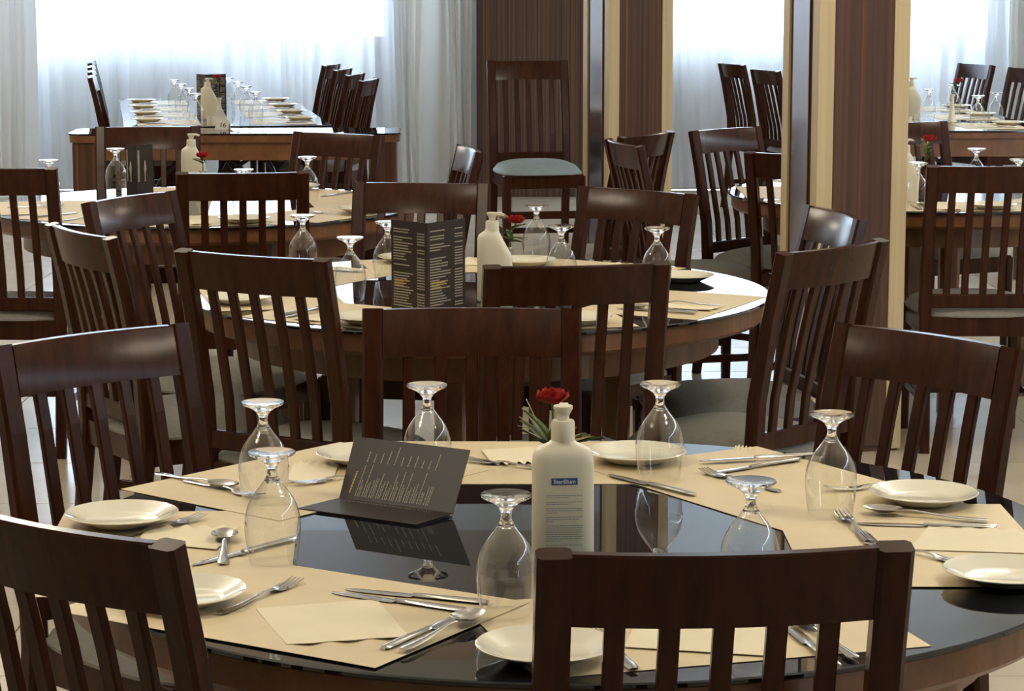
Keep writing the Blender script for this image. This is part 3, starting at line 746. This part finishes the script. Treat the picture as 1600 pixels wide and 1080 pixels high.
def vase(label, loc, H, rose, seed, tall_leaves=False, pale=False, body_mat='china', leaves=6, lean=(0.2, 0)):
    o = thing('flower_vase', label, 'vase', loc); rnd = random.Random(seed)
    MB().lathe([(0.0, 0.0), (0.027, 0.0), (0.029, 0.004), (0.0275, 0.010), (0.0215, 0.026), (0.0150, 0.050), (0.0100, H*0.7), (0.010, H*0.9), (0.0165, H), (0.0150, H), (0.008, H*0.9), (0.006, H*0.7), (0.0, H*0.68)], 28).build('body', body_mat, o)
    top = Vector((rose[0], rose[1], rose[2]))
    MB().tube([(0, 0, H*0.7), (top.x*0.4, top.y*0.4, H+(top.z-H)*0.5), tuple(top)], 0.0018, 6).build('stem', 'leaf', o)
    m = MB(); petals(m, top, 0.026 if tall_leaves else 0.025, 18, seed); m.build('rose_head', 'petal', o, fix=False)
    if pale:
        m = MB(); petals(m, top+Vector((-0.035, 0.0, 0.012)), 0.014, 10, seed+1); m.build('pale_flower', 'dry_petal', o, fix=False)
    for k in range(leaves):
        a = rnd.uniform(0, 6.28); e = rnd.uniform(0.5, 1.2) if tall_leaves else rnd.uniform(0.0, 0.9)
        d = (math.cos(a)*math.cos(e), math.sin(a)*math.cos(e)*0.7, math.sin(e))
        m = MB(); p = (0, 0, H*0.95) if tall_leaves else (top.x*0.5, top.y*0.5, H+(top.z-H)*rnd.uniform(0.2, 0.8))
        leaf(m, p, d, rnd.uniform(0.05, 0.085) if tall_leaves else rnd.uniform(0.025, 0.042), 0.020 if tall_leaves else 0.018, 0.25)
        m.build('leaf', 'leaf' if k % 3 else 'leaf_yellow', o, fix=False)
    if tall_leaves:
        m = MB()
        for k in range(4):
            a = PI+rnd.uniform(-0.5, 0.5); L_ = rnd.uniform(0.04, 0.06)
            m.tube([(0, 0, H*0.95), (math.cos(a)*L_*0.5, 0.0, H+0.03), (math.cos(a)*L_, 0.01*k, H+0.035+0.012*k)], 0.0007, 5)
        m.build('sprig', 'sprig', o)
    return o
V1 = at(866, 812, TZ)
vase('small vase with red flower and green leaves behind the labelled pump bottle', (V1.x, V1.y, TZ+0.0005), 0.110, (-0.004, -0.01, 0.182), 31, True, leaves=16)
V2 = at(793, 447, TZ)
vase('vase with red and pale flowers right of second table bottle', (V2.x, V2.y, TZ+0.0005), 0.10, (0.022, 0, 0.165), 32, False, True, leaves=9)
V3 = at(318, 312, TZ)
vase('white vase with red rose in front of back left table bottle', (V3.x, V3.y, TZ+0.0005), 0.105, (0.0, -0.005, 0.150), 33, leaves=6)
V4 = at(343, 188, TZ)
vase('white vase with faded flower on the 16 table', (V4.x, V4.y, TZ+0.0005), 0.12, (-0.01, 0, 0.225), 34, leaves=7)
V5 = at(1487, 192, TZ)
vase('white bud vase with upright red rose on right long table', (V5.x, V5.y, TZ+0.0005), 0.150, (0.030, 0, 0.215), 35, leaves=5)
V6 = at(1441, 312, TZ)
vase('vase with red rose and dark leaves on back right table', (V6.x, V6.y, TZ+0.0005), 0.12, (0.02, 0, 0.21), 36, leaves=11, body_mat='mahogany')

# ------------------------------------------------------------------ front table setting
mat_rect('kraft paper mat at far side of front table, behind the tilted menu', (-0.025, 3.922), (0, 1), 0.51, z=TZ)
mat_rect('kraft paper mat at far right of front table, under crossed cutlery', (0.2945-0.026, 3.765+0.043), (0.853, 0.522), 0.56, z=TZ+0.0006)
mat_rect('kraft paper mat at right of front table, under large goblet', (0.404, 3.508), (1, 0.0), 0.515, z=TZ+0.0012)
mat_rect('kraft paper mat at near edge of front table, behind nearest chair', (0.175, 3.235), (0.28, -0.96), 0.51, z=TZ+0.0002)
mat_rect('kraft paper mat at near left of front table, holding spoon and napkin', (-0.195, 3.30), (-0.52, -0.854), 0.51, z=TZ+0.0016)
mat_rect('kraft paper mat at left of front table, under leftmost plate', (-0.315, 3.475), (-0.995, -0.06), 0.51, z=TZ)
mat_rect('kraft paper mat at far left of front table, under spoon and fork', (-0.19, 3.845), (-0.77, 0.64), 0.51, z=TZ+0.0008)
G = [((1030, 750), 'upside down goblet at far right of front table, right of the bottle'), ((1297, 807), 'upside down goblet at right of front table, by right chair'),
     ((668, 752), 'upside down goblet standing behind the tilted menu'), ((413, 785), 'upside down goblet at left of front table, the rear of an overlapping pair'),
     ((427, 880), 'upside down goblet at left of front table, the nearer of an overlapping pair'), ((791, 961), 'upside down goblet just left of the labelled pump bottle'),
     ((1171, 935), 'upside down goblet half hidden by the nearest chair back')]
for p, lb in G: put('goblet', lb, at(*p, TZ), 0, TZ+0.0028)
PL = [((190, 806), 'white plate at left edge of front table, largest in view'), ((285, 927), 'white plate at near left, half behind the lower left chair'),
      ((852, 1012), 'white plate at near edge, below the bottle and behind nearest chair'), ((1571, 895), 'white plate cut off at the right edge of front table'),
      ((1443, 773), 'white plate at right of front table, beside right chair'), ((994, 709), 'white plate at far side, between bottle and goblet'),
      ((572, 711), 'white plate at far side, behind the tilted menu')]
for p, lb in PL: put('plate', lb, at(*p, TZ+0.015), 0, TZ+0.0034)
cut('fork', 'fork at near left with tines pointing to the menu', (466, 913), (300, 982))
cut('knife', 'knife lying crosswise at near left, the nearer of two', (519, 930), (712, 958))
cut('knife', 'knife lying crosswise at near left, the farther of two', (540, 925), (735, 945))
cut('spoon', 'spoon with round bowl at near left, beside the scalloped napkin', (750, 968), (608, 1035), TZ+0.006)
cut('knife', 'knife lying along the spoon at near left', (735, 960), (575, 1030))
cut('spoon', 'spoon on far left mat, bowl towards the goblet', (370, 768), (255, 745))
cut('fork', 'fork lying beside the spoon on far left mat', (408, 782), (272, 750))
cut('fork', 'fork with tines behind the near left goblet', (455, 762), (560, 748))
cut('fork', 'fork lying beside the leftmost plate', (318, 811), (195, 842))
cut('spoon', 'upright looking spoon reflecting the window, left of near goblet', (352, 838), (346, 915), TZ+0.004)
cut('knife', 'short view of knife crossing the spoon left of near goblet', (300, 888), (400, 862))
cut('fork', 'fork on far mat, right of tilted menu', (724, 722), (860, 738))
cut('knife', 'knife blade on far right mat near the bottle', (950, 745), (1075, 775))
cut('knife', 'knife at far right, upper of the crossed cutlery', (1092, 727), (1235, 719), TZ+0.005)
cut('fork', 'fork at far right, tines under the knife', (1098, 740), (1250, 780))
cut('knife', 'knife at far right, middle of the crossed cutlery', (1100, 745), (1245, 723))
cut('fork', 'fork seen through the right goblet, beside right plate', (1290, 770), (1420, 762))
cut('spoon', 'spoon on right mat pointing at the right goblet', (1349, 804), (1565, 822), TZ+0.005)
cut('knife', 'knife under the spoon on right mat', (1338, 822), (1565, 829))
cut('fork', 'fork with raised tines right of the nearest chair corner', (1312, 806), (1385, 880), TZ+0.004)
cut('knife', 'knife beside the raised fork, at chair corner', (1345, 832), (1400, 890))
cut('fork', 'fork under the right edge plate', (1520, 888), (1400, 862))
cut('knife', 'knife seen through the nearest chair slats', (1225, 978), (1285, 1028))
cut('spoon', 'spoon seen through the nearest chair slats', (1245, 970), (1310, 1015))
cut('fork', 'fork handle at near edge seen through the nearest chair', (930, 985), (990, 1050))
nap_px('cream napkin with scalloped edge at near left of front table', [(400, 955), (588, 940), (640, 1000), (450, 1013)], waves=3)
nap_px('cream napkin on right mat in front of right plate', [(1420, 862), (1600, 868), (1625, 836), (1455, 822)])
nap_px('cream napkin on far mat right of the menu', [(770, 729), (838, 727), (836, 701), (752, 706)], scal=(1, 0))
nap_px('cream napkin on far left mat beside the goblet', [(445, 758), (520, 752), (530, 728), (460, 726)])
nap_px('cream napkin on left mat, right of the leftmost plate', [(215, 850), (338, 862), (372, 828), (230, 828)])
nap_px('cream napkin at near edge seen through the nearest chair', [(975, 1015), (1215, 1030), (1215, 985), (990, 985)])
nap_px('brown paper napkin corner standing at far right mat', [(1135, 722), (1180, 716), (1178, 705), (1150, 700)], mat='paper')

# ------------------------------------------------------------------ other settings
SECT = ['right', 'far right', 'far side', 'far left', 'left', 'near left', 'near side', 'near right']
def setting(tc, deg, tn, items, R=0.375, L=0.46, seen=None):
    a = math.radians(deg); o = Vector((math.cos(a), math.sin(a), 0)); t = Vector((-o.y, o.x, 0)); c = Vector((*tc, 0))
    s = SECT[int(round(deg/45)) % 8] if seen is None else seen
    P = lambda r, q: c + o*r + t*q
    if 'm' in items: mat_rect('kraft paper mat at %s place of %s' % (s, tn), P(R, 0), o, L, 0.33, z=TZ+0.0004*(int(deg/45) % 3))
    if 'p' in items: put('plate', 'white plate at %s place of %s' % (s, tn), P(0.63, 0.10), 0, TZ+0.003)
    if 'g' in items: put('goblet', 'upside down goblet at %s place of %s' % (s, tn), P(0.45, -0.08), 0, TZ+0.0026)
    if 'k' in items: put('knife', 'knife at %s place of %s' % (s, tn), P(0.46, -0.15), a)
    if 's' in items: put('spoon', 'spoon at %s place of %s' % (s, tn), P(0.47, -0.12), a)
    if 'f' in items: put('fork', 'fork at %s place of %s' % (s, tn), P(0.48, 0.0), a)
    if 'n' in items: napkin('cream napkin at %s place of %s' % (s, tn), [P(0.52, -0.09), P(0.52, -0.01), P(0.68, -0.01), P(0.68, -0.09)], waves=2)
tn = 'second round table'
for deg, it in ((-122, 'mpksfn'), (-77, 'mpksfn'), (-27, 'mksfn'), (58, 'mkn'), (100, 'mpfn'), (149, 'mkn'), (193, 'mpksf')):
    setting(T2, deg, tn, it)
for p, lb in (((474, 428), 'far left, overlapping the nearer chair back'), ((548, 470), 'left, by the near left chair corner'), ((606, 440), 'behind the upright menu'),
              ((838, 409), 'far side, right of the flowers'), ((1026, 452), 'right, above the near right chair corner')):
    put('goblet', 'upside down goblet on second round table, ' + lb, at(*p, TZ), 0, TZ+0.0028)
put('goblet', 'low looking upside down goblet on second round table, right of taller one', at(877, 448, TZ), 0, TZ+0.0028)
put('plate', 'white plate resting on bare glass at right of second round table', at(1066, 431, TZ+0.014), 0, TZ+0.0006)
put('plate', 'white plate on far mat of second round table, left of goblet', at(822, 408, TZ+0.014), 0, TZ+0.003)
tn = 'back left round table'
for deg, it in ((-80, 'mpksn'), (-125, 'mkf'), (-35, 'mpf'), (10, 'mpk'), (55, 'mpk'), (100, 'mn'), (190, 'mf')):
    setting(T3, deg, tn, it)
for p, lb in (((182, 300), 'beside the black menu'), ((78, 322), 'at the left edge'), ((481, 316), 'right of the near chair'), ((382, 340), 'seen through the near chair slats')):
    put('goblet', 'upside down goblet on back left round table, ' + lb, at(*p, TZ), 0, TZ+0.0028)
tn = 'back right round table'
for deg, it in ((-90, 'mpksn'), (-135, 'mp'), (180, 'm'), (120, 'mp'), (75, 'mk'), (-45, 'mkfn'), (30, 'm')):
    setting(T4, deg, tn, it)
for p, lb in (((1524, 300), 'behind near chair top'), ((1433, 327), 'beside nearer column'), ((1590, 320), 'at right edge')):
    put('goblet', 'upside down goblet on back right round table, ' + lb, at(*p, TZ), 0, TZ+0.0028)
# long table with the 16 card
def row_setting(T, rz, x, y, side, tn, k, w):
    c, s = math.cos(rz), math.sin(rz)
    Q = lambda a, b: Vector((T[0]+c*a-s*b, T[1]+s*a+c*b, 0))
    sd = 'right' if side > 0 else 'left'; od = ['first', 'second', 'third', 'fourth'][k]
    o = Vector((c*side, s*side, 0))
    mat_rect('paper mat on %s side of %s, %s from the near end' % (sd, tn, od), Q(side*(w/2-0.40), y), o, 0.46, 0.33)
    put('plate', 'white plate on %s side of %s, %s from the near end' % (sd, tn, od), Q(side*(w/2-0.13), y+0.06), 0, TZ+0.003)
    put('knife', 'knife on %s side of %s, %s from the near end' % (sd, tn, od), Q(side*(w/2-0.32), y-0.12), rz if side > 0 else rz+PI)
    napkin('folded napkin on %s side of %s, %s from the near end' % (sd, tn, od), [Q(side*(w/2-0.28), y-0.10), Q(side*(w/2-0.28), y-0.02), Q(side*(w/2-0.14), y-0.02), Q(side*(w/2-0.14), y-0.10)], waves=2)
for k in range(4):
    for side in (-1, 1): row_setting((-1.47, 12.78), -R16, 0, 0.32+0.62*k, side, 'the 16 table', k, 1.07)
for k in range(3):
    for side in (-1, 1): row_setting((2.20, 12.42), 0.0, 0, 0.35+0.75*k, side, 'right long table', k, 1.02)
for i, (p, lb) in enumerate((((273, 168), 'left row, farthest of four'), ((284, 176), 'left row, third of four'), ((296, 184), 'left row, second of four'), ((307, 194), 'left row, nearest of four'),
              ((357, 164), 'right row, farthest of four'), ((372, 172), 'right row, third of four'), ((385, 180), 'right row, second of four'), ((400, 191), 'right row, nearest of four'))):
    put('goblet', 'upside down goblet on the 16 table, ' + lb, at(*p, TZ), 0, TZ+0.0026, 'goblets on the 16 table')
for p, lb in (((1450, 186), 'next to white bottle'), ((1490, 178), 'behind the rose vase'), ((1527, 198), 'in front, right of rose vase'), ((1555, 192), 'at right, before the slat chairs')):
    put('goblet', 'upside down goblet on right long table, ' + lb, at(*p, TZ), 0, TZ+0.0026)
# number card, cup and shakers
q = at(347, 203, TZ)
o = thing('number_card', 'white tent card reading 16 on the end table', 'sign', (q.x, q.y+0.035, TZ+0.0006), math.radians(-12))
m = MB(); w = 0.036
m.add([(-w, -0.022, 0), (w, -0.022, 0), (w*0.92, 0, 0.046), (-w*0.92, 0, 0.046), (-w, 0.022, 0), (w, 0.022, 0)], [(0, 1, 2, 3), (3, 2, 5, 4), (0, 4, 5, 1)])
m.build('card', 'white_card', o)
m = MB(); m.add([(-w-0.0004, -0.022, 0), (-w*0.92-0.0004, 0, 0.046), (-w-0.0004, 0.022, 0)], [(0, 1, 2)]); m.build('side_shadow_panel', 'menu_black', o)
t = text_mesh('16', 0.036, 'number', 'black_ink', o); t.location = (0.004, -0.0132, 0.0212); t.rotation_euler = (math.radians(64.5), 0, 0)
def cup(label, p, r, h):
    o = tag(MB().lathe([(0, 0), (r*0.8, 0), (r*0.95, 0.004), (r, h), (r*0.92, h), (r*0.86, 0.006), (0, 0.005)], 24).build('cup', 'china'), label, 'cup'); o.location = (p.x, p.y, TZ+0.0006); return o
cup('small white cup left of the napkin holder on the 16 table', at(330, 197, TZ), 0.024, 0.05)
o = thing('napkin_holder', 'white holder with upright napkins behind the 16 card', 'napkin holder', (*at(345, 194, TZ).xy, TZ+0.0006))
MB().box((0, 0, 0.014), (0.075, 0.045, 0.028), 0.004).build('base', 'china', o)
for k in range(3):
    y0 = -0.010+0.008*k; m = MB(); m.add([(-0.034, y0, 0.026), (0.034, y0, 0.026), (0.012, y0+0.002, 0.078-0.004*k), (-0.016, y0+0.002, 0.074), (-0.034, y0+0.003, 0.026), (0.034, y0+0.003, 0.026), (0.012, y0+0.004, 0.078-0.004*k), (-0.016, y0+0.004, 0.074)], [(0, 1, 2, 3), (7, 6, 5, 4), (0, 4, 5, 1), (1, 5, 6, 2), (2, 6, 7, 3), (3, 7, 4, 0)]); m.build('paper_napkin', 'white_card', o)
cup('small white cup beside bottle on right long table', at(1419, 197, TZ), 0.022, 0.05)
cup('second small white cup on right long table, nearer the goblet', at(1433, 194, TZ), 0.018, 0.055)
